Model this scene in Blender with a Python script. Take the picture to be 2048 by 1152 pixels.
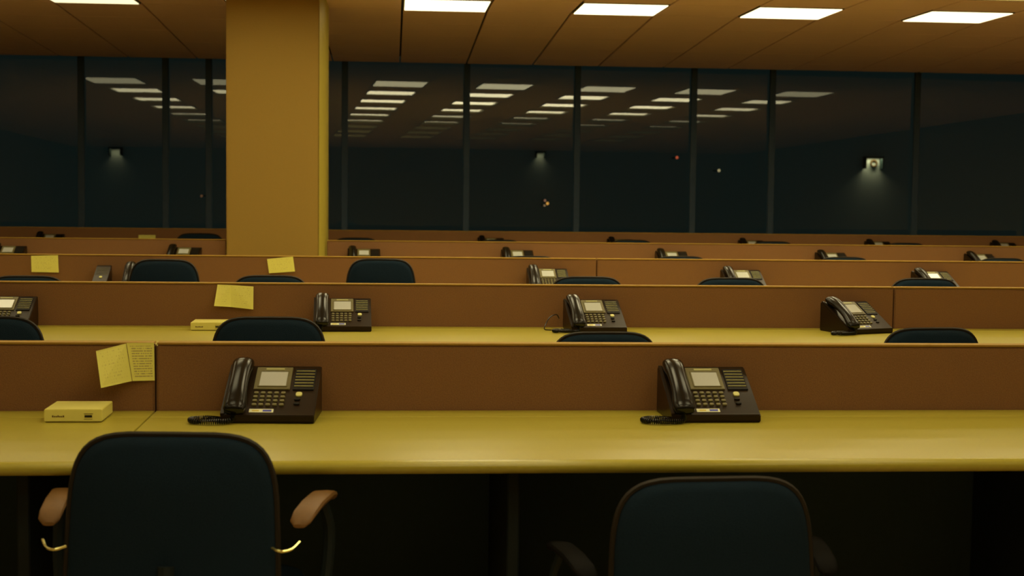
import bpy, bmesh, math, random
from mathutils import Vector, Matrix
random.seed(7)
for o in list(bpy.data.objects): bpy.data.objects.remove(o)
scene = bpy.context.scene
COL = scene.collection

# ------------------------------------------------------------------ camera
F, YAW, PITCH, ROLL = 2850.0, 0.0839, -0.0731, 0.0123      # focal length in px of a 2048 wide frame
DESK_Z = 0.74
ZC = DESK_Z + 0.6103                                        # eye height
_cy, _sy, _cp, _sp = math.cos(YAW), math.sin(YAW), math.cos(PITCH), math.sin(PITCH)
FWD = Vector((_sy*_cp, _cy*_cp, _sp)); R0 = Vector((_cy, -_sy, 0)); U0 = R0.cross(FWD)
RT = R0*math.cos(ROLL) + U0*math.sin(ROLL); UP = U0*math.cos(ROLL) - R0*math.sin(ROLL)
cam = bpy.data.cameras.new('camera'); camo = bpy.data.objects.new('camera', cam); COL.objects.link(camo)
cam.sensor_width = 36.0; cam.lens = 36.0*F/2048.0; cam.clip_end = 400
camo.matrix_world = Matrix(((RT.x, UP.x, -FWD.x, 0), (RT.y, UP.y, -FWD.y, 0), (RT.z, UP.z, -FWD.z, ZC), (0, 0, 0, 1)))
cam.dof.use_dof = True; cam.dof.focus_distance = 4.9; cam.dof.aperture_fstop = 6.0
scene.camera = camo

# ------------------------------------------------------------------ world (night), exposure
w = bpy.data.worlds.new('night'); scene.world = w; w.use_nodes = True
w.node_tree.nodes['Background'].inputs[0].default_value = (0.50, 0.95, 0.95, 1)
w.node_tree.nodes['Background'].inputs[1].default_value = 0.015
vs = scene.view_settings
vs.view_transform = 'Standard'; vs.look = 'None'; vs.gamma = 1.0; vs.use_curve_mapping = False; vs.exposure = 0.0
LAMP_COL = (1.0, 0.86, 0.50)
LAMP_L = 5.8
# relative output of each row of ceiling lamps, first the row that shows in the picture, then nearer and nearer
ROW_OUT = [0.44, 1.1, 1.28, 1.12, 0.78, 0.68, 0.68, 0.68, 0.68]
# output by column of lamps, set so the middle is lit brighter than the sides, over the far rows and over the near rows
COL_OUT_FAR = {-6: .55, -4: .55, -2: .75, 0: 1.05, 2: 1.25, 4: 1.15, 6: 1.0, 8: .55}
COL_OUT_NEAR = {-6: .4, -4: .45, -2: .65, 0: 1.35, 2: .95, 4: .45, 6: .35, 8: .35}
ROW_RECESS = [-0.008, 0.010, 0.016, 0.021, 0.028, 0.034, 0.042, 0.045, 0.046]   # how deep the diffuser sits in its frame

def at(px, Y, z=0.74):
    "world X of the point at depth Y and height z that stands px from the left of the 2048 px frame"
    k = (px-1024.0)/F; Z = z-ZC
    return -(Y*(RT.y-k*FWD.y) + Z*(RT.z-k*FWD.z))/(RT.x-k*FWD.x)

# ------------------------------------------------------------------ materials
MATS = {}
def mat(name, col, rough=0.6, spec=0.5, metal=0.0, noise=None, bump=None, emit=None, coat=0.0):
    if name in MATS: return MATS[name]
    if not emit: col = (col[0], col[1]*1.058, col[2]*0.58)      # part of the light's yellow cast is put into the base colours
    m = bpy.data.materials.new(name); m.use_nodes = True; nt = m.node_tree; b = nt.nodes['Principled BSDF']
    b.inputs['Base Color'].default_value = (*col, 1); b.inputs['Roughness'].default_value = rough
    b.inputs['Specular IOR Level'].default_value = spec; b.inputs['Metallic'].default_value = metal
    b.inputs['Coat Weight'].default_value = coat
    tc = nt.nodes.new('ShaderNodeTexCoord')
    if noise:                                            # (scale, amount)
        n = nt.nodes.new('ShaderNodeTexNoise'); n.inputs['Scale'].default_value = noise[0]; n.inputs['Detail'].default_value = 4
        mx = nt.nodes.new('ShaderNodeMix'); mx.data_type = 'RGBA'
        a = noise[1]
        mx.inputs[6].default_value = (*[c*(1-a) for c in col], 1); mx.inputs[7].default_value = (*[min(1, c*(1+a)) for c in col], 1)
        nt.links.new(tc.outputs['Object'], n.inputs['Vector']); nt.links.new(n.outputs['Fac'], mx.inputs[0]); nt.links.new(mx.outputs[2], b.inputs['Base Color'])
    if bump:
        n2 = nt.nodes.new('ShaderNodeTexNoise'); n2.inputs['Scale'].default_value = bump[0]; n2.inputs['Detail'].default_value = 3
        bp = nt.nodes.new('ShaderNodeBump'); bp.inputs['Strength'].default_value = bump[1]; bp.inputs['Distance'].default_value = 0.004
        nt.links.new(tc.outputs['Object'], n2.inputs['Vector']); nt.links.new(n2.outputs['Fac'], bp.inputs['Height']); nt.links.new(bp.outputs['Normal'], b.inputs['Normal'])
    if emit:
        b.inputs['Emission Color'].default_value = (*emit[0], 1); b.inputs['Emission Strength'].default_value = emit[1]
    MATS[name] = m; return m

def text_mat(name, paper, ink, rows, dens=0.5, xs=26.0):
    "paper printed with short lines of small type (u across, v down, generated coordinates)"
    m = bpy.data.materials.new(name); m.use_nodes = True; nt = m.node_tree; b = nt.nodes['Principled BSDF']; b.inputs['Roughness'].default_value = 0.85
    tc = nt.nodes.new('ShaderNodeTexCoord'); sp = nt.nodes.new('ShaderNodeSeparateXYZ'); nt.links.new(tc.outputs['UV'], sp.inputs[0])
    def M(op, a, bb=None, c=None):
        n = nt.nodes.new('ShaderNodeMath'); n.operation = op
        for i, v in enumerate((a, bb, c)):
            if v is None: continue
            if hasattr(v, 'links'): nt.links.new(v, n.inputs[i])
            else: n.inputs[i].default_value = v
        return n.outputs[0]
    v = M('MULTIPLY', sp.outputs['Y'], rows); fr = M('FRACT', v); line = M('LESS_THAN', fr, 0.42); rowid = M('FLOOR', v)
    cmb = nt.nodes.new('ShaderNodeCombineXYZ'); nt.links.new(M('MULTIPLY', sp.outputs['X'], xs), cmb.inputs[0]); nt.links.new(M('MULTIPLY', rowid, 7.3), cmb.inputs[1])
    nz = nt.nodes.new('ShaderNodeTexNoise'); nz.inputs['Scale'].default_value = 1.0; nz.inputs['Detail'].default_value = 2; nt.links.new(cmb.outputs[0], nz.inputs['Vector'])
    word = M('GREATER_THAN', nz.outputs['Fac'], 1-dens)
    inx = M('MULTIPLY', M('GREATER_THAN', sp.outputs['X'], 0.12), M('LESS_THAN', sp.outputs['X'], 0.9))
    iny = M('MULTIPLY', M('GREATER_THAN', sp.outputs['Y'], 0.08), M('LESS_THAN', sp.outputs['Y'], 0.93))
    fac = M('MULTIPLY', M('MULTIPLY', line, word), M('MULTIPLY', inx, iny)); fac = M('MULTIPLY', fac, 0.75)
    mx = nt.nodes.new('ShaderNodeMix'); mx.data_type = 'RGBA'; mx.inputs[6].default_value = (*paper, 1); mx.inputs[7].default_value = (*ink, 1)
    nt.links.new(fac, mx.inputs[0]); nt.links.new(mx.outputs[2], b.inputs['Base Color'])
    return m

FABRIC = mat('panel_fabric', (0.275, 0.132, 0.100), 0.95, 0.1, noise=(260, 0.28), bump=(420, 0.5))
FABLIT = mat('panel_cap_lit', (0.46, 0.27, 0.085), 0.7, 0.3, noise=(200, 0.12))  # lamplight on the divider tops, put in as a paler colour than the fabric
TOP = mat('desk_laminate', (0.480, 0.392, 0.086), 0.34, 0.45, noise=(340, 0.07), bump=(30, 0.02))
NOSE = mat('desk_nosing', (0.480, 0.392, 0.090), 0.22, 0.5, noise=(200, 0.04))
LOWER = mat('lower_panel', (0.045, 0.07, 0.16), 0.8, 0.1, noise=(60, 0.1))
DARKMET = mat('dark_metal', (0.012, 0.017, 0.028), 0.6, 0.2, metal=0.0, noise=(50, 0.1))
CHAIRFAB = mat('black_upholstery', (0.0115, 0.022, 0.062), 0.95, 0.05, noise=(300, 0.3), bump=(500, 0.4))
CHAIREDGE = mat('black_piping', (0.016, 0.011, 0.008), 0.55, 0.35, noise=(90, 0.2))
PADSHADE = mat('shaded_arm_pad', (0.006, 0.0055, 0.008), 0.75, 0.08, noise=(90, 0.12))  # same pad as the other chairs, its shade put into a darker colour
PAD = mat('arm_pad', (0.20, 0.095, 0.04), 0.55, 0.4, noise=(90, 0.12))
CHROME = mat('bright_metal', (0.7, 0.62, 0.45), 0.22, 0.5, metal=1.0, noise=(20, 0.05))
PLASTIC = mat('phone_plastic', (0.020, 0.0105, 0.007), 0.30, 0.2, noise=(120, 0.12))
HANDPL = mat('handset_plastic', (0.007, 0.006, 0.006), 0.20, 0.42, noise=(60, 0.1))
BEZEL = mat('phone_bezel', (0.17, 0.14, 0.085), 0.42, 0.5, noise=(150, 0.08))
LCD = mat('phone_screen', (0.60, 0.60, 1.0), 0.10, 0.7, noise=(15, 0.05), coat=0.4)
BADGE = mat('phone_badge', (0.5, 0.47, 0.33), 0.4, 0.5, noise=(400, 0.12))
KEYTOP = mat('phone_key', (0.20, 0.17, 0.115), 0.45, 0.5, noise=(200, 0.1))
KEYDARK = mat('phone_key_dark', (0.008, 0.006, 0.005), 0.45, 0.2, noise=(200, 0.1))
STRIP = mat('key_label_strip', (0.55, 0.50, 0.32), 0.5, 0.4, noise=(200, 0.1))
IVORY = mat('ivory_button', (0.75, 0.70, 0.45), 0.4, 0.5, noise=(90, 0.04))
WHITEST = mat('sticker_white', (0.85, 0.82, 1.0), 0.4, 0.4, noise=(90, 0.03))
BLUEST = mat('sticker_blue', (0.06, 0.07, 0.9), 0.4, 0.4, noise=(90, 0.05))
YELST = mat('sticker_yellow', (0.72, 0.55, 0.08), 0.4, 0.4, noise=(90, 0.05))
BOXPL = mat('cream_plastic', (0.86, 0.76, 0.36), 0.45, 0.4, noise=(60, 0.03))
INK = mat('dark_print', (0.12, 0.06, 0.03), 0.6, 0.3, noise=(60, 0.05))
PORT = mat('dark_port', (0.01, 0.01, 0.01), 0.5, 0.3, noise=(60, 0.05))
TILE = mat('ceiling_tile', (0.93, 0.60, 0.85), 0.95, 0.05, noise=(60, 0.06), bump=(140, 0.25))
PLENUM = mat('ceiling_grid', (0.045, 0.03, 0.02), 0.8, 0.1, noise=(20, 0.1))
LFRAME = mat('lamp_frame', (0.14, 0.10, 0.06), 0.5, 0.3, noise=(30, 0.05))
COLUMN = mat('column_paint', (0.39, 0.235, 0.085), 0.8, 0.2, noise=(90, 0.05), bump=(160, 0.2))
LITEDGE = mat('lit_edge', (0.52, 0.40, 0.11), 0.4, 0.45, noise=(40, 0.03))  # paler than the column paint: light on the pillar's right side put into the colour
CARPET = mat('carpet', (0.62, 0.44, 0.40), 0.98, 0.03, noise=(180, 0.35), bump=(300, 0.5))
WALLP = mat('wall_paint', (0.28, 0.21, 0.14), 0.9, 0.1, noise=(30, 0.05))
BRONZE = mat('bronze_frame', (0.03, 0.05, 0.09), 0.6, 0.15, noise=(30, 0.1))
MULLION = mat('mullion_paint', (0.095, 0.14, 0.36), 0.8, 0.08, noise=(30, 0.1))
PLAINP = mat('note_paper', (0.92, 0.85, 0.36), 0.85, 0.2, noise=(30, 0.04))
PRINTP = text_mat('printed_paper', (0.92, 0.88, 0.21), (0.38, 0.30, 0.13), 15, 0.55)
FAINTP = text_mat('faint_paper', (0.92, 0.88, 0.21), (0.72, 0.66, 0.16), 12, 0.42)
FACADE = mat('facade_render', (0.30, 0.30, 0.24), 0.9, 0.1, noise=(2, 0.1))
NIGHTW = mat('facade_dark', (0.60, 0.58, 0.98), 0.9, 0.05, noise=(.2, 0.08))

def glass_mat():
    m = bpy.data.materials.new('window_glass'); m.use_nodes = True; nt = m.node_tree
    for n in list(nt.nodes): nt.nodes.remove(n)
    o = nt.nodes.new('ShaderNodeOutputMaterial'); mx = nt.nodes.new('ShaderNodeMixShader'); t = nt.nodes.new('ShaderNodeBsdfTransparent'); g = nt.nodes.new('ShaderNodeBsdfGlossy')
    t.inputs[0].default_value = (0.88, 0.92, 0.90, 1); g.inputs[0].default_value = (1, 1, 1, 1); g.inputs['Roughness'].default_value = 0.0
    fr = nt.nodes.new('ShaderNodeFresnel'); fr.inputs[0].default_value = 1.62
    nt.links.new(fr.outputs[0], mx.inputs[0]); nt.links.new(t.outputs[0], mx.inputs[1]); nt.links.new(g.outputs[0], mx.inputs[2]); nt.links.new(mx.outputs[0], o.inputs[0])
    return m
GLASS = glass_mat()
LAMPM = {}
def lamp_mat(out):
    k = round(out, 3)
    if k not in LAMPM:
        LAMPM[k] = mat('lamp_diffuser_%d' % (k*1000), (0.8, 0.8, 0.75), 0.5, 0.3, emit=(LAMP_COL, LAMP_L*k))
    return LAMPM[k]

# ------------------------------------------------------------------ mesh helpers
class MB:
    def __init__(s): s.v = []; s.f = []; s.uv = {}
    def add(s, vs_, fs):
        n = len(s.v); s.v += [tuple(q) for q in vs_]; s.f += [tuple(n+i for i in q) for q in fs]; return s
    def box(s, x0, x1, y0, y1, z0, z1, tf=None):
        p = [(x0,y0,z0),(x1,y0,z0),(x1,y1,z0),(x0,y1,z0),(x0,y0,z1),(x1,y0,z1),(x1,y1,z1),(x0,y1,z1)]
        if tf: p = [tf(*q) for q in p]
        return s.add(p, [(3,2,1,0),(4,5,6,7),(0,1,5,4),(1,2,6,5),(2,3,7,6),(3,0,4,7)])
    def prism_x(s, prof, x0, x1):
        "profile of (y,z) counter-clockwise seen from +x, extruded along x"
        n = len(prof)
        p = [(x0, a, b) for a, b in prof] + [(x1, a, b) for a, b in prof]
        fs = [tuple(range(n))[::-1], tuple(range(n, 2*n))] + [(i, (i+1) % n, n+(i+1) % n, n+i) for i in range(n)]
        return s.add(p, fs)
    def loft(s, rings, cap=True, closed=True):
        n = len(rings[0]); p = [q for r in rings for q in r]; fs = []
        for a in range(len(rings)-1):
            for i in range(n):
                j = (i+1) % n
                fs.append((a*n+i, a*n+j, (a+1)*n+j, (a+1)*n+i))
        if cap: fs += [tuple(range(n))[::-1], tuple((len(rings)-1)*n+i for i in range(n))]
        return s.add(p, fs)
    def tube(s, pts, r, n=6):
        pts = [Vector(q) for q in pts]; rings = []; up = Vector((0, 0, 1)); prev = None
        for i, q in enumerate(pts):
            d = (pts[min(i+1, len(pts)-1)] - pts[max(i-1, 0)]).normalized()
            a = (prev if prev else (up if abs(d.z) < .9 else Vector((1, 0, 0))))
            a = (a - d*a.dot(d)).normalized(); prev = a; b = d.cross(a)
            rr = r[i] if isinstance(r, (list, tuple)) else r
            rings.append([q + (a*math.cos(t*2*math.pi/n) + b*math.sin(t*2*math.pi/n))*rr for t in range(n)])
        return s.loft(rings)
    def cyl(s, x, y, z0, z1, r, n=16, r1=None):
        r1 = r if r1 is None else r1
        return s.loft([[(x+r*math.cos(t*2*math.pi/n), y+r*math.sin(t*2*math.pi/n), z0) for t in range(n)], [(x+r1*math.cos(t*2*math.pi/n), y+r1*math.sin(t*2*math.pi/n), z1) for t in range(n)]])
    def mesh(s, name, m, bevel=0.0, smooth=True, seg=2):
        me = bpy.data.meshes.new(name); me.from_pydata(s.v, [], s.f)
        bm = bmesh.new(); bm.from_mesh(me); bmesh.ops.recalc_face_normals(bm, faces=bm.faces)
        if bevel:
            es = [e for e in bm.edges if len(e.link_faces) == 2 and e.calc_face_angle(0) > 0.6]
            bmesh.ops.bevel(bm, geom=es, offset=bevel, segments=seg, affect='EDGES', clamp_overlap=True)
        if smooth:
            for fa in bm.faces: fa.smooth = True
            for e in bm.edges:
                if len(e.link_faces) == 2 and e.calc_face_angle(0) > 0.7: e.smooth = False
        bm.to_mesh(me); bm.free(); me.materials.append(m); return me
def link(name, me, parent=None, loc=None, rot=None):
    o = bpy.data.objects.new(name, me); COL.objects.link(o)
    if parent: o.parent = parent
    if loc: o.location = loc
    if rot: o.rotation_euler = rot
    return o
def obj(name, mb, m, parent=None, bevel=0.0, smooth=True, seg=2): return link(name, mb.mesh(name, m, bevel, smooth, seg), parent)
def empty(name, loc=(0, 0, 0), rz=0.0):
    o = bpy.data.objects.new(name, None); COL.objects.link(o); o.location = loc; o.rotation_euler = (0, 0, rz); o.empty_display_size = .1; return o
def tag(o, label=None, cat=None, group=None, kind=None):
    if label: o['label'] = label
    if cat: o['category'] = cat
    if group: o['group'] = group
    if kind: o['kind'] = kind
    return o
def copy_tree(o, parent=None):
    c = o.copy(); COL.objects.link(c); c.parent = parent
    for ch in KIDS(o): copy_tree(ch, c)
    return c
def KIDS(o): return [q for q in bpy.data.objects if q.parent == o]

# ------------------------------------------------------------------ the room
T = 0.6523; HC = ZC + 1.3186; XL = 0.0602; YL = 11.063      # ceiling tile, ceiling height, lamp grid origin
WIN = 14.231; CEND = 14.12; SLOPE = math.atan((1.3186*(1-13.2/14.88))/(CEND-YL))
X0, X1, YB = -8.0, 10.0, -4.0                               # side walls, wall behind the photographer
def ceil_z(y): return HC if y <= YL else HC - math.tan(SLOPE)*(y-YL)

fl = MB().box(X0-.1, X1+.1, YB-.1, 15.3, -0.1, 0); tag(obj('floor', fl, CARPET, smooth=False), kind='structure')
tag(obj('wall_left', MB().box(X0-.1, X0, YB, 15.3, 0, 2.9), WALLP, smooth=False), kind='structure')
tag(obj('wall_right', MB().box(X1, X1+.1, YB, 15.3, 0, 2.9), WALLP, smooth=False), kind='structure')
tag(obj('wall_back', MB().box(X0, X1, YB-.1, YB, 0, 2.9), WALLP, smooth=False), kind='structure')

ce = MB().box(X0, X1, YB, YL, HC+.062, HC+.10)
ce.add([(X0,YL,HC+.062),(X1,YL,HC+.062),(X1,CEND,ceil_z(CEND)+.062),(X0,CEND,ceil_z(CEND)+.062),(X0,YL,HC+.10),(X1,YL,HC+.10),(X1,CEND,HC+.10),(X0,CEND,HC+.10)],
       [(3,2,1,0),(4,5,6,7),(0,1,5,4),(1,2,6,5),(2,3,7,6),(3,0,4,7)])
ceiling = tag(obj('ceiling', ce, PLENUM, smooth=False), kind='structure')
def is_lamp(i, j): return i % 2 == 0 and j < 0 and (-1-j) % 2 == 0 and -6 <= i <= 8 and -1-j <= 16
G = 0.0075
tile_me = MB().box(G, T-G, G, T-G, 0, 0.02).mesh('ceiling_tile', TILE, 0.003, False, 1)
last_len = (CEND - (YL+4*T*math.cos(SLOPE)))/math.cos(SLOPE)
tile_end = MB().box(G, T-G, G, last_len, 0, 0.02).mesh('ceiling_tile_cut', TILE, 0.003, False, 1)
for i in range(-8, 12):
    for j in range(-2, 5):
        if is_lamp(i, j): continue
        x = XL+i*T
        if j < 0: link('ceiling_tile', tile_me, ceiling, (x, YL+j*T, HC))
        else:
            y = YL+j*T*math.cos(SLOPE)
            link('ceiling_tile', tile_me if j < 4 else tile_end, ceiling, (x, y, ceil_z(y)), (-SLOPE, 0, 0))
rest = MB()
imin = int((X0-XL)/T); imax = int((X1-XL)/T)-1; jmin = int((YB-YL)/T)
for i in range(imin, imax+1):
    for j in range(jmin, 5):
        if is_lamp(i, j) or (-8 <= i < 12 and j >= -2): continue
        x = XL+i*T
        if j < 0: rest.box(x+G, x+T-G, YL+j*T+G, YL+j*T+T-G, HC, HC+.02)
        else:
            y0 = YL+j*T*math.cos(SLOPE); y1 = min(CEND, y0+T*math.cos(SLOPE))
            rest.box(x+G, x+T-G, y0+G, y1-G, 0, .02, tf=lambda a, b, c: (a, b, c+ceil_z(b)))
tag(obj('ceiling_tile_field', rest, TILE, ceiling, smooth=False), kind='stuff')

# ---- lamps
lf = MB()
for a, b, c, d in ((.004, T-.004, .004, .018), (.004, T-.004, T-.018, T-.004), (.004, .018, .018, T-.018), (T-.018, T-.004, .018, T-.018)): lf.box(a, b, c, d, -.004, .05)
lf_me = lf.mesh('lamp_frame', LFRAME, 0.002, False, 1)
diff_v = MB().box(.018, T-.018, .018, T-.018, 0.0, .012)
diff_me = {}
names5 = {-4: 'lit square ceiling panel left of the pillar, cut by the top of the picture',
          -2: 'lit square ceiling panel hidden above the pillar',
          0: 'first lit ceiling panel to the right of the pillar', 2: 'second lit ceiling panel to the right of the pillar',
          4: 'third lit ceiling panel to the right of the pillar', 6: 'fourth lit ceiling panel from the pillar, far right of the picture'}
for k in range(9):
    for i in range(-6, 9, 2):
        out = ROW_OUT[k]*(COL_OUT_FAR if k < 4 else COL_OUT_NEAR)[i]
        m = lamp_mat(out)
        if m.name not in diff_me: diff_me[m.name] = diff_v.mesh('lamp_diffuser', m, 0, False)
        e = empty('ceiling_light', (XL+i*T, YL-T-2*T*k, HC))
        link('frame', lf_me, e); link('diffuser', diff_me[m.name], e, (0, 0, ROW_RECESS[k]))
        if k == 0 and i in names5: tag(e, names5[i], 'ceiling light', 'row of ceiling lights nearest the windows')
        elif k == 0: tag(e, 'lit ceiling panel of the window row beyond the %s edge of the picture' % ('left' if i < 0 else 'right'), 'ceiling light', 'row of ceiling lights nearest the windows')
        elif k < 6:
            line = ('second', 'third', 'fourth', 'fifth', 'sixth')[k-1]
            if i == -2: lb = 'ceiling panel whose mirrored strip, %s line, falls behind the pillar' % line
            elif i < 0: lb = 'ceiling panel mirrored in the left window: %s line of strips, %s from pillar' % (line, {-4: 'first', -6: 'second'}[i])
            else: lb = 'ceiling panel mirrored in the right window: %s line of strips, %s from pillar' % (line, ('first', 'second', 'third', 'fourth', 'fifth')[i//2])
            tag(e, lb, 'ceiling light', 'ceiling lights mirrored in the windows')
        else: tag(e, 'lit ceiling panel above the nearest desk, out of view over the top of the picture', 'ceiling light', 'ceiling lights over the nearest desk')

# ---- windows: two glazed runs, each a little out of true, meeting behind the pillar
XJ = -1.15
def window(name, xa, xb, th, ps, mull, n):
    root = tag(empty(name, (0, 0, 0)), kind='structure')
    zs, zt = 0.62, HC+.02
    def tf(x, y, z): return (x, WIN + x*math.tan(ps) + (z-ZC)*math.tan(th) + y, z)
    xs = [xa]+mull+[xb]
    for a, b in zip(xs[:-1], xs[1:]): obj('pane', MB().box(a, b, 0, .006, zs, zt, tf=tf), GLASS, root, smooth=False)
    for x in mull: obj('mullion', MB().box(x-.03, x+.03, -.05, -.002, zs, zt, tf=tf), MULLION, root, 0.004, False, 1)
    obj('sill', MB().box(xa, xb, -.06, .1, zs-.04, zs, tf=tf), BRONZE, root, 0.004, False, 1)
    obj('head', MB().box(xa, xb, -.02, .1, zt, zt+.12, tf=tf), BRONZE, root, 0.004, False, 1)
    w_ = MB().box(xa, xb, -.03, .12, 0, zs-.04, tf=tf); tag(obj('wall_sill_%d' % n, w_, WALLP, smooth=False), kind='structure')
Wm = lambda px: at(px, WIN, 2.2)
window('window_1', X0, XJ, 0.0165, -0.0177, [Wm(-110), Wm(160), Wm(330), Wm(417)], 1)
window('window_2', XJ, X1, 0.015, 0.044, [Wm(690), Wm(934), Wm(1157), Wm(1393), Wm(1553), Wm(1850), Wm(2090)], 2)
tag(obj('trim_1', MB().box(XJ-.06, XJ+.06, WIN-.12, WIN+.12, 0, HC+.05), BRONZE, None, .004, False, 1), kind='structure')
tag(obj('trim_2', MB().box(X0, X1, CEND-.0, 15.3, HC+.105, HC+.16), BRONZE, None, 0, False), kind='structure')

# ---- pillar
CF = 10.40
cx0, cx1 = at(452.5, CF, ZC), at(638, CF, ZC)
col = empty('column', ((cx0+cx1)/2, CF, 0)); tag(col, kind='structure')
hw = (cx1-cx0)/2
obj('shaft', MB().box(-hw, hw, 0, .62, 0, HC+.02), COLUMN, col, .006, True, 2)
g = MB()
gp = [(hw-.002, -.004), (hw+.040, .05), (hw+.040, .62), (hw-.002, .62)]
g.add([(x, y, 0) for x, y in gp]+[(x, y, HC+.015) for x, y in gp], [(3,2,1,0),(4,5,6,7),(0,1,5,4),(1,2,6,5),(2,3,7,6),(3,0,4,7)])
tag(obj('lit_edge', g, LITEDGE, col, .004, True, 2), 'lit right edge of the pillar, its light painted in as pale yellow')

# ------------------------------------------------------------------ rows of benches
# chairs: row, picture x of the back's middle, picture y of its upper edge, distance of the back from the desk edge, turn, label, width
CHAIRS = [
 (0, 337, 862, .24, -4, 'large black office chair with brown armrests in front of the nearest desk, left'),
 (0, 1440, 972, .30, 3, 'low black office chair in the dark under the nearest desk edge, right of centre'),
 (1, 536, 631, 0.32, 0, 'black chair back at the second desk, between cream box and telephone', .95),
 (1, 1214, 667, 0.32, 2, 'low black chair back at the second desk, middle of the picture', .95),
 (1, 1875, 664, 0.32, 6, 'low black chair back at the second desk, right side of the picture', .95),
 (1, -35, 625, 0.32, 0, 'black chair back at the second desk, cut by the left edge of the picture', .95),
 (2, 325, 515, 0.64, -3, 'tall black chair back at the third desk, left of the pillar', .80),
 (2, 761, 516, 0.4, -2, 'tall black chair back at the third desk, right of the pillar', .82),
 (2, 539, 548, 0.32, 0, 'low black chair back at the third desk, below the pillar', .94),
 (2, 50, 546, 0.32, 0, 'low black chair back at the third desk, at the left edge under a pinned sheet', .95),
 (2, 1177, 554, 0.32, 2, 'low black chair back at the third desk, hiding part of the bright telephone', .95),
 (2, 1466, 558, 0.32, 2, 'low black chair back at the third desk, second from the right', .95),
 (2, 1856, 561, 0.32, 3, 'low black chair back at the third desk, farthest right', .95),
 (3, 1062, 512, 0.32, 3, 'sliver of a black chair back at the fourth desk, first from the left', .95),
 (3, 1365, 513.5, 0.32, 3, 'sliver of a black chair back at the fourth desk, second from the left', .95),
 (3, 1693, 516.5, 0.32, 3, 'sliver of a black chair back at the fourth desk, third from the left', .95),
 (3, 2010, 520, 0.32, 3, 'sliver of a black chair back at the fourth desk, at the right edge', .95),
 (4, 712, 474, 0.32, 2, 'dark chair back at the farthest desk, right beside the pillar', .95),
 (4, 1000, 479, 0.32, 2, 'sliver of a chair at the farthest desk, first behind the telephone row', .95),
 (4, 1265, 480, 0.32, 2, 'sliver of a chair at the farthest desk, second behind the telephone row', .95),
 (4, 1548, 484, 0.32, 2, 'sliver of a chair at the farthest desk, third behind the telephone row', .95),
 (4, 1815, 488, 0.32, 2, 'sliver of a chair at the farthest desk, fourth behind the telephone row', .95),
 (4, 398, 464, 0.32, 2, 'dark chair back at the farthest desk, left of the pillar', .95)]
D = [3.80, 6.037, 8.227, 10.488, 12.772]; DEPTH = 0.7105; PTOP = ZC-0.4294
CHAIR_X = [[at(c[1], D[c[0]]-DEPTH-c[3], .85) for c in CHAIRS if c[0] == r_] for r_ in range(5)]
def bench(row, xa, xb, label):
    Yp = D[row]; L = xb-xa; e = empty('desk_bench', (xa, Yp, 0))
    g = 0.0018
    # worktop with full bullnose front, a narrow rear strip behind a fine joint
    obj('worktop', MB().box(g, L-g, -DEPTH+.02, -.105, DESK_Z-.030, DESK_Z), TOP, e, .0012, False, 1)
    obj('rear_strip', MB().box(g, L-g, -.1035, -.002, DESK_Z-.030, DESK_Z), TOP, e, .0012, False, 1)
    pr = [(-DEPTH+.02, DESK_Z)]
    for t in range(1, 9):
        a = math.pi/2 + t*math.pi/9
        pr.append((-DEPTH+.02+.018*math.cos(a), DESK_Z-.015+.015*math.sin(a)))
    pr += [(-DEPTH+.02, DESK_Z-.030)]
    obj('front_edge', MB().prism_x(pr, g, L-g), NOSE, e, 0, True)
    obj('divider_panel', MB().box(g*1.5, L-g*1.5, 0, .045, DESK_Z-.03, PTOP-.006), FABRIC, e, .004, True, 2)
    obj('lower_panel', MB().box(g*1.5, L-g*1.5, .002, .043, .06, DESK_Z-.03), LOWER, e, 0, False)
    obj('top_cap', MB().box(g, L-g, -.001, .046, PTOP-.006, PTOP), FABLIT, e, .004, True, 2)
    n = max(2, int(round(L/1.15))+1)
    for k in range(n):
        x = .03+(L-.06)*k/(n-1)
        for _ in range(40):
            near = [c for c in CHAIR_X[row] if abs(xa+x-c) < .36]
            if not near: break
            x += .02 if xa+x >= near[0] else -.02
        else: continue
        if not 0 < x < L: continue
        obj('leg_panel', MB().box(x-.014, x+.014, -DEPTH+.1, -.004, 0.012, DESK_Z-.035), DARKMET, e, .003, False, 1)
    tag(e, label, 'desk', 'rows of desks with low brown dividers')
UNIT = 4.5
j1 = at(311, D[0], .8); j2 = at(1787, D[1], .8); j3 = at(1193, D[2], .8)
ordinal = ['nearest', 'second', 'third', 'fourth', 'farthest']
bench(0, j1-UNIT, j1, 'nearest desk row, left unit under the cream box and folded leaflet')
bench(0, j1, j1+UNIT, 'nearest desk row, long unit carrying the two large black telephones')
bench(1, j2-UNIT, j2, 'second desk row, unit left of the divider joint, with the folded white leaflet')
bench(1, j2, j2+UNIT, 'second desk row, short stretch right of the divider joint at the picture edge')
bench(2, j3-UNIT, j3, 'third desk row, left unit with two pinned sheets in front of the pillar')
bench(2, j3, j3+UNIT, 'third desk row, unit running to the right edge of the picture')
bench(3, cx0-.012-UNIT-1.2, cx0-.012, 'fourth desk row, unit ending at the left side of the pillar')
bench(3, cx1+.052, cx1+.052+5.6, 'fourth desk row, unit starting at the right side of the pillar')
bench(4, -6.2, XJ, 'farthest desk row below the windows, dim stretch left of the pillar')
bench(4, XJ, 7.5, 'farthest desk row below the windows, long stretch right of the pillar')

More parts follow.
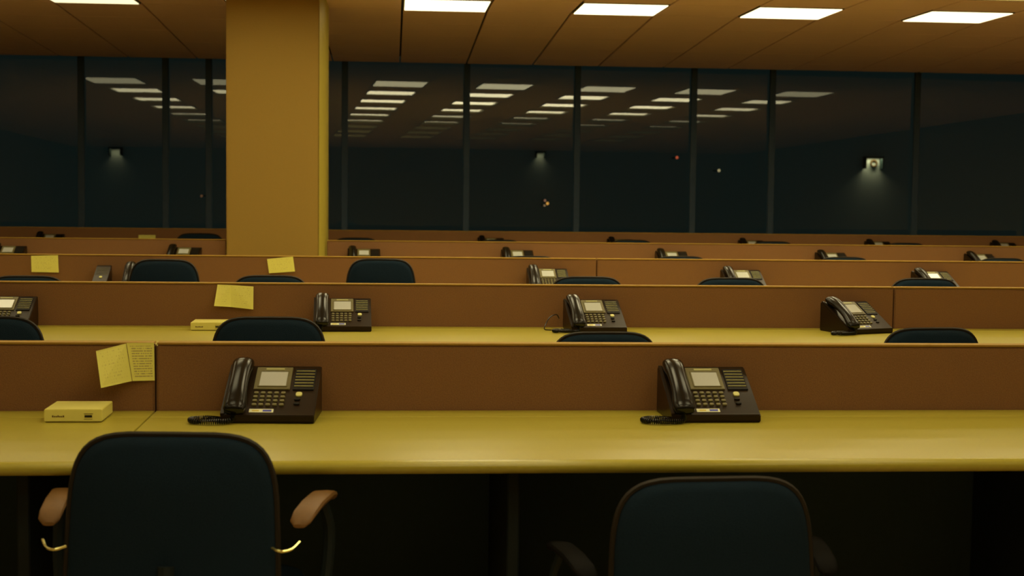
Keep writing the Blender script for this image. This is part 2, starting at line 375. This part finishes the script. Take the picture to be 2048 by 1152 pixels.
# ------------------------------------------------------------------ telephones
PW, PL = 0.235, 0.1915
SA = math.atan2(.0955, .166); CA, SN = math.cos(SA), math.sin(SA)
def S(u, v, h=0.0): return (u*PW-PW/2, -.088+v*PL*CA-h*SN, .0245+v*PL*SN+h*CA)
def sbox(u0, u1, v0, v1, h0, h1): return MB().box(u0, u1, v0, v1, h0, h1, tf=S)
key_me = None
def key_mesh(m, wx=.0125, wv=.0085, h=.0045):
    n = 10; mb = MB(); rings = []
    for s_, hh in ((1.0, -.0005), (1.0, h*.55), (.9, h*.9), (.55, h), (.05, h*.98)):
        r = []
        for t in range(n):
            a = t*2*math.pi/n; x = wx/2*s_*math.copysign(abs(math.cos(a))**.7, math.cos(a)); v = wv/2*s_*math.copysign(abs(math.sin(a))**.7, math.sin(a))
            r.append((x, v*CA-hh*SN, v*SN+hh*CA))
        rings.append(r)
    return mb.loft(rings).mesh('key', m)
KEY = key_mesh(KEYTOP); KEYB = key_mesh(IVORY, .0175, .0175, .0035); KEYS = key_mesh(KEYDARK, .016, .009, .004)

def handset_mesh():
    rings = []
    prof = [(-.045, .006, .014, .40), (-.03, .001, .022, .90), (.02, -.001, .029, 1.0), (.11, -.001, .031, 1.0), (.18, .003, .034, .97), (.27, .009, .037, .90), (.42, .012, .040, .86), (.56, .012, .041, .86), (.70, .010, .042, .90),
            (.80, .004, .041, .97), (.88, .000, .039, 1.0), (.96, -.001, .036, 1.0), (1.02, .001, .030, .92), (1.05, .006, .022, .45)]
    uc, W = .145, .056
    for v, h0, h1, ws in prof:
        r = []
        for t in range(16):
            a = t*2*math.pi/16; ca, sa = math.cos(a), math.sin(a)
            x = math.copysign(abs(ca)**.8, ca)*W*ws/2; hh = (h0+h1)/2+math.copysign(abs(sa)**.9, sa)*(h1-h0)/2
            q = S(uc, v, hh); r.append((q[0]+x, q[1], q[2]))
        rings.append(r)
    me = MB().loft(rings).mesh('handset', HANDPL)
    return me
def smooth_path(pts, n):
    pts = [Vector(p) for p in pts]; out = []
    for i in range(len(pts)-1):
        p0, p1, p2, p3 = pts[max(i-1, 0)], pts[i], pts[i+1], pts[min(i+2, len(pts)-1)]
        for k in range(n):
            t = k/n
            out.append(.5*((2*p1)+(p2-p0)*t+(2*p0-5*p1+4*p2-p3)*t*t+(3*p1-p0-3*p2+p3)*t**3))
    out.append(pts[-1]); return out
def coil_mesh(pts, r=.0062, wire=.0019, turns=46):
    path = smooth_path(pts, 14); N = turns*9; res = []
    ln = [0]
    for a, b in zip(path[:-1], path[1:]): ln.append(ln[-1]+(b-a).length)
    for k in range(N+1):
        s_ = ln[-1]*k/N; i = 0
        while i < len(ln)-2 and ln[i+1] < s_: i += 1
        t = (s_-ln[i])/max(1e-9, ln[i+1]-ln[i]); p = path[i].lerp(path[i+1], t)
        d = (path[i+1]-path[i]).normalized(); a = d.cross(Vector((0, 0, 1))).normalized(); b = a.cross(d)
        an = k*2*math.pi/9
        res.append(p+(a*math.cos(an)+b*math.sin(an))*r)
    return MB().tube(res, wire, 4).mesh('coiled_cord', HANDPL)

def make_phone(detail=True, cordpts=None):
    e = empty('desk_telephone')
    prof = [(-.097, .004), (-.092, 0), (.092, 0), (.096, .004), (.096, .1185), (.090, .1225), (.078, .120), (-.088, .0245), (-.097, .021)]
    obj('body', MB().prism_x(prof, -PW/2, PW/2), PLASTIC, e, .0022, True, 2)
    rl = MB().prism_x([(-.095, .018), (.078, .1195), (.088, .1245), (.080, .1265), (-.088, .0300), (-.096, .0255)], -PW/2-.001, -PW/2+.009); obj('cradle_rail', rl, PLASTIC, e, .001)
    link('handset', HS, e)
    bz = obj('display_bezel', sbox(.295, .69, .50, .985, -.001, .0035), BEZEL, e, .0012)
    sc_ = MB().box(.35, .645, .565, .875, .0035, .0042, tf=S); tag(obj('screen', sc_, LCD, bz, 0, False), 'pale grey display')
    fr = MB()
    for a in ((.335, .66, .875, .90), (.335, .66, .545, .565), (.335, .35, .565, .875), (.645, .66, .565, .875)): fr.box(*a, .0034, .0055, tf=S)
    obj('screen_surround', fr, BEZEL, bz, .0004)
    if detail: obj('badge', sbox(.395, .60, .918, .955, .003, .0046), BADGE, bz, .0004)
    pn = obj('label_panel', sbox(.722, .955, .495, .955, -.001, .0028), KEYDARK, e, .001)
    for k in range(6):
        v = .895-k*.066
        if detail: obj('label_strip', sbox(.735, .942, v, v+.010, .0026, .0042), STRIP, pn, .0003)
    if detail:
        for r_ in range(4):
            for c_ in range(5):
                q = S(.335+c_*.0735, .425-r_*.083, 0); link('key', KEY, e, q)
        link('key', KEYB, e, S(.80, .405)); tag(e.children[-1] if e.children else KIDS(e)[-1], 'round ivory button')
        for v in (.295, .20): link('key', KEYS, e, S(.79, v))
        st = obj('sticker', sbox(.295, .555, .022, .092, 0, .0006), WHITEST, e, 0, False)
        obj('sticker_print', sbox(.325, .40, .042, .068, .0006, .0009), YELST, st, 0, False)
        obj('sticker_print', sbox(.44, .535, .038, .076, .0006, .0009), BLUEST, st, 0, False)
        link('coiled_cord', COIL, e)
    else:
        link('key', KEYB, e, S(.80, .405))
        kp = MB()
        for r_ in range(4):
            for c_ in range(5): kp.box(.31+c_*.0735, .355+c_*.0735, .40-r_*.083, .445-r_*.083, 0, .003, tf=S)
        obj('keypad', kp, KEYTOP, e, 0, False)
    return e
HS = handset_mesh()
COIL = coil_mesh([(-.085, -.088, .020), (-.092, -.112, .010), (-.125, -.122, .0085), (-.175, -.118, .0085), (-.192, -.092, .0085), (-.165, -.070, .0085), (-.130, -.080, .0085), (-.112, -.098, .0085)])
ph0 = make_phone(True); ph1 = make_phone(False)
PH = [[ph0, False], [ph1, False]]
def phone(row, px, dy, rz, label, kind=0, grp=None, off=0.0):
    Y = D[row]-dy; X = at(px, Y)
    s_ = PH[kind]
    o = s_[0] if not s_[1] else copy_tree(s_[0])
    s_[1] = True
    o.location = (X, Y, DESK_Z+.0003); o.rotation_euler = (0, 0, math.radians(rz))
    tag(o, label, 'telephone', grp or 'black desk telephones'); return o
phone(0, 545, .115, -3, 'large black desk telephone on the nearest desk, behind the left chair')
phone(0, 1415, .115, 1, 'large black desk telephone on the nearest desk, right of centre with coiled cord')
phone(1, 685, .13, 2, 'black desk telephone on the second desk, beside the chair and folded leaflet')
phone(1, 1189, .13, 4, 'black desk telephone on the second desk, middle of the picture with a thin wire loop')
phone(1, 1712, .15, 20, 'black desk telephone on the second desk turned aside, seen from its flank')
phone(1, 6, .12, 0, 'black desk telephone on the second desk, cut by the left edge of the picture')
phone(2, 290, .12, 3, 'black desk telephone on the third desk, mostly hidden by a tall chair back')
phone(2, 1097, .12, 2, 'desk telephone with a glaring white display on the third desk, middle of the picture')
phone(2, 1488, .12, 3, 'desk telephone on the third desk, second from the right')
phone(2, 1873, .13, 10, 'desk telephone on the third desk, farthest right and turned aside')
for px, rz, lb in ((14, 0, 'small distant telephone on the fourth desk at the left edge of the picture'), (366, -3, 'small distant telephone on the fourth desk, just left of the pillar'),
                   (728, 2, 'small distant telephone on the fourth desk, just right of the pillar'), (1036, 2, 'small distant telephone on the fourth desk, second right of the pillar'),
                   (1346, 2, 'small distant telephone on the fourth desk, third right of the pillar'), (1668, 6, 'small distant telephone on the fourth desk, fourth right of the pillar'),
                   (1968, 10, 'small distant telephone on the fourth desk at the right edge of the picture')):
    phone(3, px, .12, rz, lb, 1)
for px, lb in ((98, 'telephone top on the farthest desk row at the far left'), (983, 'telephone top on the farthest desk row, first of the five right of the pillar'), (1243, 'telephone top on the farthest desk row, second of the five right of the pillar'),
               (1506, 'telephone top on the farthest desk row, third of the five right of the pillar'), (1760, 'telephone top on the farthest desk row, fourth of the five right of the pillar'),
               (2012, 'telephone top on the farthest desk row, last at the right edge of the picture')):
    phone(4, px, .12, 2, lb, 1)
# narrow key module beside the half hidden telephone of the third row
km = empty('key_module', (at(203, D[2]-.12), D[2]-.12, DESK_Z+.0003)); 
prof = [(-.097, .004), (-.092, 0), (.092, 0), (.096, .004), (.096, .1185), (.090, .1225), (.078, .120), (-.088, .0245), (-.097, .021)]
obj('body', MB().prism_x(prof, -.04, .04), PLASTIC, km, .002)
for k in range(6):
    v = .86-k*.066; obj('label_strip', MB().box(.36, .64, v, v+.007, 0, .0012, tf=S), BEZEL, km, 0, False)
link('key', KEYB, km, S(.5, .40))
tag(km, 'narrow black key module with ribbed top beside a telephone on the third desk', 'key module')
# thin wire loop by the middle telephone of the second row
Yw = D[1]-.09
wl = MB().tube(smooth_path([(at(1118, Yw), Yw, DESK_Z+.045), (at(1112, Yw), Yw, DESK_Z+.062), (at(1098, Yw), Yw-.01, DESK_Z+.05), (at(1089, Yw), Yw-.03, DESK_Z+.02), (at(1087, Yw), Yw-.05, DESK_Z+.004), (at(1100, Yw), Yw-.07, DESK_Z+.004)], 8), .0022, 6)
tag(obj('line_wire', wl, HANDPL), 'thin black wire looping up beside the middle telephone on the second desk', 'wire')

# ------------------------------------------------------------------ chairs
def make_chair():
    e = empty('office_chair')
    def ring(s_, y, inset=0.0):
        r = []; n = 48
        for t in range(n):
            a = t*2*math.pi/n; ca, sa = math.cos(a), math.sin(a)
            ex = 2/4.6
            x = math.copysign(abs(ca)**ex, ca); z = math.copysign(abs(sa)**ex, sa)
            hw_ = .205+.016*(1-z)/2; hh = .235
            X = x*(hw_-inset)*s_; Z = .62+z*(hh-inset)*s_
            r.append((X, y+.55*X*X+.10*(Z-.62), Z))
        return r
    # front faces +y (towards the desk), rear faces the photographer
    obj('backrest', MB().loft([ring(.02, .046), ring(.5, .046), ring(.9, .043), ring(1, .034, .009), ring(1, .022, .004), ring(1, .004, .004), ring(1, -.010, .009), ring(.9, -.020), ring(.5, -.024), ring(.02, -.024)]), CHAIRFAB, e)
    ed = MB(); n = 48
    prs = ring(1, .006, .001); ed_rings = []
    for t in range(n):
        c = Vector(prs[t]); ed_rings.append(c)
    pts = ed_rings+[ed_rings[0]]
    ed.tube(pts, .0065, 6); obj('edge_piping', ed, CHAIREDGE, e)
    # seat
    rr = []
    for s_, z in ((.05, .405), (.9, .405), (1, .42), (1, .45), (.94, .472), (.6, .478), (.05, .474)):
        r = []
        for t in range(32):
            a = t*2*math.pi/32; ca, sa = math.cos(a), math.sin(a)
            r.append((math.copysign(abs(ca)**.5, ca)*.235*s_, .27+math.copysign(abs(sa)**.5, sa)*.225*s_, z))
        rr.append(r)
    obj('seat', MB().loft(rr), CHAIRFAB, e)
    obj('back_bar', MB().tube(smooth_path([(0, .22, .395), (0, .02, .39), (0, -.045, .43), (0, -.045, .52), (0, -.03, .60)], 5), .017, 8), DARKMET, e)
    for s_ in (-1, 1):
        a = empty('armrest'); a.parent = e
        pad = []
        for y, z, hw_, hz in ((.03, -.022, .012, .004), (.04, -.014, .022, .007), (.07, -.005, .0245, .009), (.13, .002, .0245, .010), (.21, .003, .0245, .010), (.25, -.004, .023, .009), (.265, -.014, .014, .006)):
            pad.append([(s_*.268+math.copysign(abs(math.cos(t*math.pi/6))**.7, math.cos(t*math.pi/6))*hw_+s_*(y-.13)*.14, y+.015, .688+z+math.copysign(abs(math.sin(t*math.pi/6))**.7, math.sin(t*math.pi/6))*hz) for t in range(12)])
        obj('arm_pad', MB().loft(pad), PAD, a)
        br = smooth_path([(s_*.278, .22, .678), (s_*.292, .24, .61), (s_*.285, .22, .50), (s_*.26, .20, .415), (s_*.15, .20, .398)], 5)
        obj('arm_bracket', MB().tube(br, .013, 8), DARKMET, a)
        obj('arm_clip', MB().tube(smooth_path([(s_*.205, .0, .632), (s_*.225, -.012, .628), (s_*.245, .0, .630), (s_*.258, .02, .640)], 5), .003, 6), CHROME, a)
        a.parent = e
    obj('gas_column', MB().cyl(0, .26, .10, .40, .025, 16), DARKMET, e)
    for k in range(5):
        a = k*2*math.pi/5+.3; c_, s2 = math.cos(a), math.sin(a)
        lg = obj('base_leg', MB().tube([(0, .26, .115), (c_*.15, .26+s2*.15, .10), (c_*.29, .26+s2*.29, .075)], [.024, .019, .014], 8), DARKMET, e)
        cs = MB(); cxx, cyy = c_*.29, .26+s2*.29
        cs.loft([[(cxx-s2*dx+c_*.027*math.cos(t*math.pi/6), cyy+c_*dx+s2*.027*math.cos(t*math.pi/6), .0285+.027*math.sin(t*math.pi/6)) for t in range(12)] for dx in (-.02, .02)])
        obj('caster', cs, CHAIREDGE, lg)
    return e
ch0 = make_chair(); ch_used = [False]
CH_TOP = .862
def chair(row, px, top_y, dy, rz, label, sx=1.0):
    "px = middle of the chair back, top_y = picture height of its upper edge, dy = distance of the back in front of the desk edge"
    Y = D[row]-DEPTH-dy; X = at(px, Y, .85)
    k = top_y; hor = 367.3+.0123*(px-1024); dep = X*FWD.x+Y*FWD.y
    z = ZC-(k-hor)/F*Y
    o = ch0 if not ch_used[0] else copy_tree(ch0); ch_used[0] = True
    o.location = (X, Y, 0); o.rotation_euler = (0, 0, math.radians(rz)); o.scale = (sx, 1, 1)
    dz = z-CH_TOP
    # height setting of the gas lift: everything above the star base moves with it
    for c in KIDS(o):
        nm = c.name.split('.')[0]
        if nm in ('backrest', 'edge_piping', 'seat', 'back_bar', 'armrest'): c.location.z = dz
        elif nm == 'gas_column': c.location.z = dz*.5
    tag(o, label, 'chair', 'black office chairs'); return o
for c_ in CHAIRS: chair(*c_)
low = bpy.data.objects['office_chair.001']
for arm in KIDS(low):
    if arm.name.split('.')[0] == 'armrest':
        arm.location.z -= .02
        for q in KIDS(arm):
            if q.name.split('.')[0] == 'arm_pad': q.data = q.data.copy(); q.data.materials[0] = PADSHADE  # shade on the low chair's pads comes from this darker material

# ------------------------------------------------------------------ leaflets, sheets, boxes
def sheet(name, quads, mats, label, row, thick=.0009, rng=None):
    "quads: corner lists TL, TR, BR, BL as (px, py, distance in front of the divider)"
    e = empty(name)
    first = None
    for q, m in zip(quads, mats):
        P = []
        for px, py, off in q:
            Y = D[row]-off; hor = 367.3+.0123*(px-1024); z = ZC
            for _ in range(4):
                X = at(px, Y, z); P3 = Vector((X, Y, z-ZC))
                dep = P3.dot(FWD)
                # height for the wanted picture row
                kk = (576-py)/F
                z = ZC + (-(X*(UP.x-kk*FWD.x)+Y*(UP.y-kk*FWD.y)))/(UP.z-kk*FWD.z)
            P.append(Vector((at(px, Y, z), Y, z)))
        if first is None: first = Vector((P[0].x, D[row], P[3].z)); e.location = first
        P = [p-first for p in P]
        nrm = (P[1]-P[0]).cross(P[3]-P[0]).normalized()
        if nrm.y > 0: nrm = -nrm
        Bk = [p-nrm*thick for p in P]
        me = bpy.data.meshes.new('leaf'); me.from_pydata([tuple(p) for p in P+Bk], [], [(0,1,2,3),(7,6,5,4),(0,4,5,1),(1,5,6,2),(2,6,7,3),(3,7,4,0)])
        uv = me.uv_layers.new(name='UVMap'); UVS = [(0,0),(1,0),(1,1),(0,1)]
        for li, l in enumerate(me.loops): uv.data[li].uv = UVS[l.vertex_index % 4]
        me.materials.append(m); link('leaf', me, e)
    tag(e, label, 'paper'); return e
sheet('leaflet', [[(192, 702, .045), (252, 687, .004), (264, 762, .012), (202, 776, .075)], [(253, 686, .003), (308, 685.5, .003), (309.5, 761, .003), (265, 762, .012)]], [FAINTP, PRINTP],
      'folded leaflet hanging open on the nearest divider above the cream box', 0)
sheet('leaflet', [[(435, 569, .012), (462, 570, .004), (462, 614, .016), (428, 612, .04)], [(462, 570, .004), (507, 573, .006), (506.5, 619, .028), (462, 614, .016)]], [FAINTP, FAINTP],
      'small pale folded leaflet on the second divider above the chair', 1)
sheet('pinned_sheet', [[(62, 511.5, .006), (116, 510.5, .006), (117.5, 545, .01), (63, 544, .01)]], [FAINTP], 'yellowish sheet on the third divider near the left edge', 2)
sheet('pinned_sheet', [[(534, 518, .008), (586, 513, .008), (590, 543, .012), (538, 546.5, .012)]], [FAINTP], 'tilted yellowish sheet on the third divider below the pillar', 2)
sheet('pinned_sheet', [[(277, 470, .006), (311, 470, .006), (311, 482, .01), (277, 482, .01)]], [FAINTP], 'small dim sheet on the farthest divider left of the pillar', 4)
def small_box(row, px, dyf, w_, d_, h_, label, pr=True):
    Y = D[row]-dyf; e = empty('cream_box', (at(px, Y)+w_/2, Y+d_/2, DESK_Z+.0003))
    obj('case', MB().box(-w_/2, w_/2, -d_/2, d_/2, .002, h_), BOXPL, e, .0015)
    obj('base_plate', MB().box(-w_/2+.003, w_/2-.003, -d_/2+.003, d_/2-.003, 0, .003), INK, e, 0, False)
    yf = -d_/2-.0004
    obj('port', MB().box(w_*.20, w_*.33, yf-.0004, yf+.001, h_*.38, h_*.56), PORT, e, 0, False)
    lt = MB()
    for k in range(7): lt.box(-w_*.36+k*w_*.031, -w_*.36+k*w_*.031+w_*.022, yf-.0002, yf+.001, h_*.40, h_*(.50 if k % 3 else .54))
    obj('lettering', lt, INK, e, 0, False)
    lt = MB(); lt.box(w_*.19, w_*.345, yf-.0002, yf+.001, h_*.64, h_*.68); lt.box(w_*.19, w_*.335, yf-.0002, yf+.001, h_*.24, h_*.27); obj('port_print', lt, INK, e, 0, False)
    tag(e, label, 'box'); return e
small_box(0, 88, .187, .142, .138, .033, 'cream plastic box with a dark port on the nearest desk, far left')
small_box(1, 381, .20, .142, .138, .033, 'cream plastic box on the second desk, half hidden by a chair')

# ------------------------------------------------------------------ outside: lamps on posts and distant lights
YF = 34.0
fb = empty('dark_building', (6, YF, -12)); tag(fb, 'unlit building outside the windows, barely showing in the night', 'building')
obj('facade', MB().box(-60, 60, 0, 8, 0, 45), NIGHTW, fb, 0, False)
def pos(px, py, Y):
    kk = (576-py)/F; z = ZC
    for _ in range(4):
        X = at(px, Y, z); z = ZC + (-(X*(UP.x-kk*FWD.x)+Y*(UP.y-kk*FWD.y)))/(UP.z-kk*FWD.z)
    return Vector((at(px, Y, z), Y, z))
def wall_lamp(px, py, w_, energy, label, ring=False):
    p = pos(px, py, YF-.125); e = empty('outdoor_lamp', tuple(p))
    obj('bracket', MB().box(-w_/2-.02, w_/2+.02, -.10, .10, 0, .03), BRONZE, e, 0, False)
    for s_ in (-1, 1): obj('cheek', MB().box(s_*w_/2-.012, s_*w_/2+.012, -.10, .1254, -w_*.62, 0), BRONZE, e, 0, False)
    if ring:
        rg = MB(); rg.tube([(w_*.10+.075*math.cos(t*math.pi/8), .090, -.13+.075*math.sin(t*math.pi/8)) for t in range(17)], .022, 6); obj('ring', rg, INK, e)
    l = bpy.data.lights.new('lamp_light', 'AREA'); l.shape = 'RECTANGLE'; l.size = w_*.9; l.size_y = .06; l.energy = energy; l.color = (1, .93, .55)
    lo = link('lamp_light', l, e, (0, 0.0, -.012))
    tag(e, label, 'lamp', 'dim lamps outside'); return e
wall_lamp(1747, 316, .42, 1.6, 'lamp glowing downward in the dark behind the right window', True)
wall_lamp(1081, 305, .20, .16, 'faint greenish lamp in the dark behind the middle window')
wall_lamp(231, 297, .26, .16, 'faint lamp in the dark behind the left window')
def far_light(px, py, col_, s_, r, label):
    p = pos(px, py, 33.4); e = empty('night_light', tuple(p))
    m = mat('night_light_%d' % px, (.5, .5, .5), .5, .3, emit=(col_, s_))
    hd = MB(); n = 10
    hd.loft([[(r*rr*math.cos(t*2*math.pi/n), r*rr*math.sin(t*2*math.pi/n), r*zz) for t in range(n)] for rr, zz in ((.1, -1), (.7, -.7), (1, 0), (.7, .7), (.1, 1))])
    obj('bulb', hd, m, e); obj('arm', MB().box(-.012, .012, 0, .6, -.012, .012), BRONZE, e, 0, False)
    tag(e, label, 'lamp', 'tiny lights in the night'); return e
far_light(1095, 407, (1, .45, .08), .9, .035, 'tiny orange light, right one of a cluster behind the middle window')
far_light(1090, 401, (.8, .35, .2), .35, .03, 'tiny reddish light, upper one of a cluster behind the middle window')
far_light(1089, 411, (1, .6, .3), .3, .025, 'tiny pale light, lower one of a cluster behind the middle window')
far_light(1354, 315, (1, .16, .06), .55, .035, 'tiny red light in the dark window right of the middle')
far_light(1438, 341, (.9, .7, .35), .5, .035, 'tiny yellowish light in the dark window, right of the red one')
far_light(403, 392, (1, .4, .15), .12, .03, 'very faint orange light in the dark window left of the pillar')
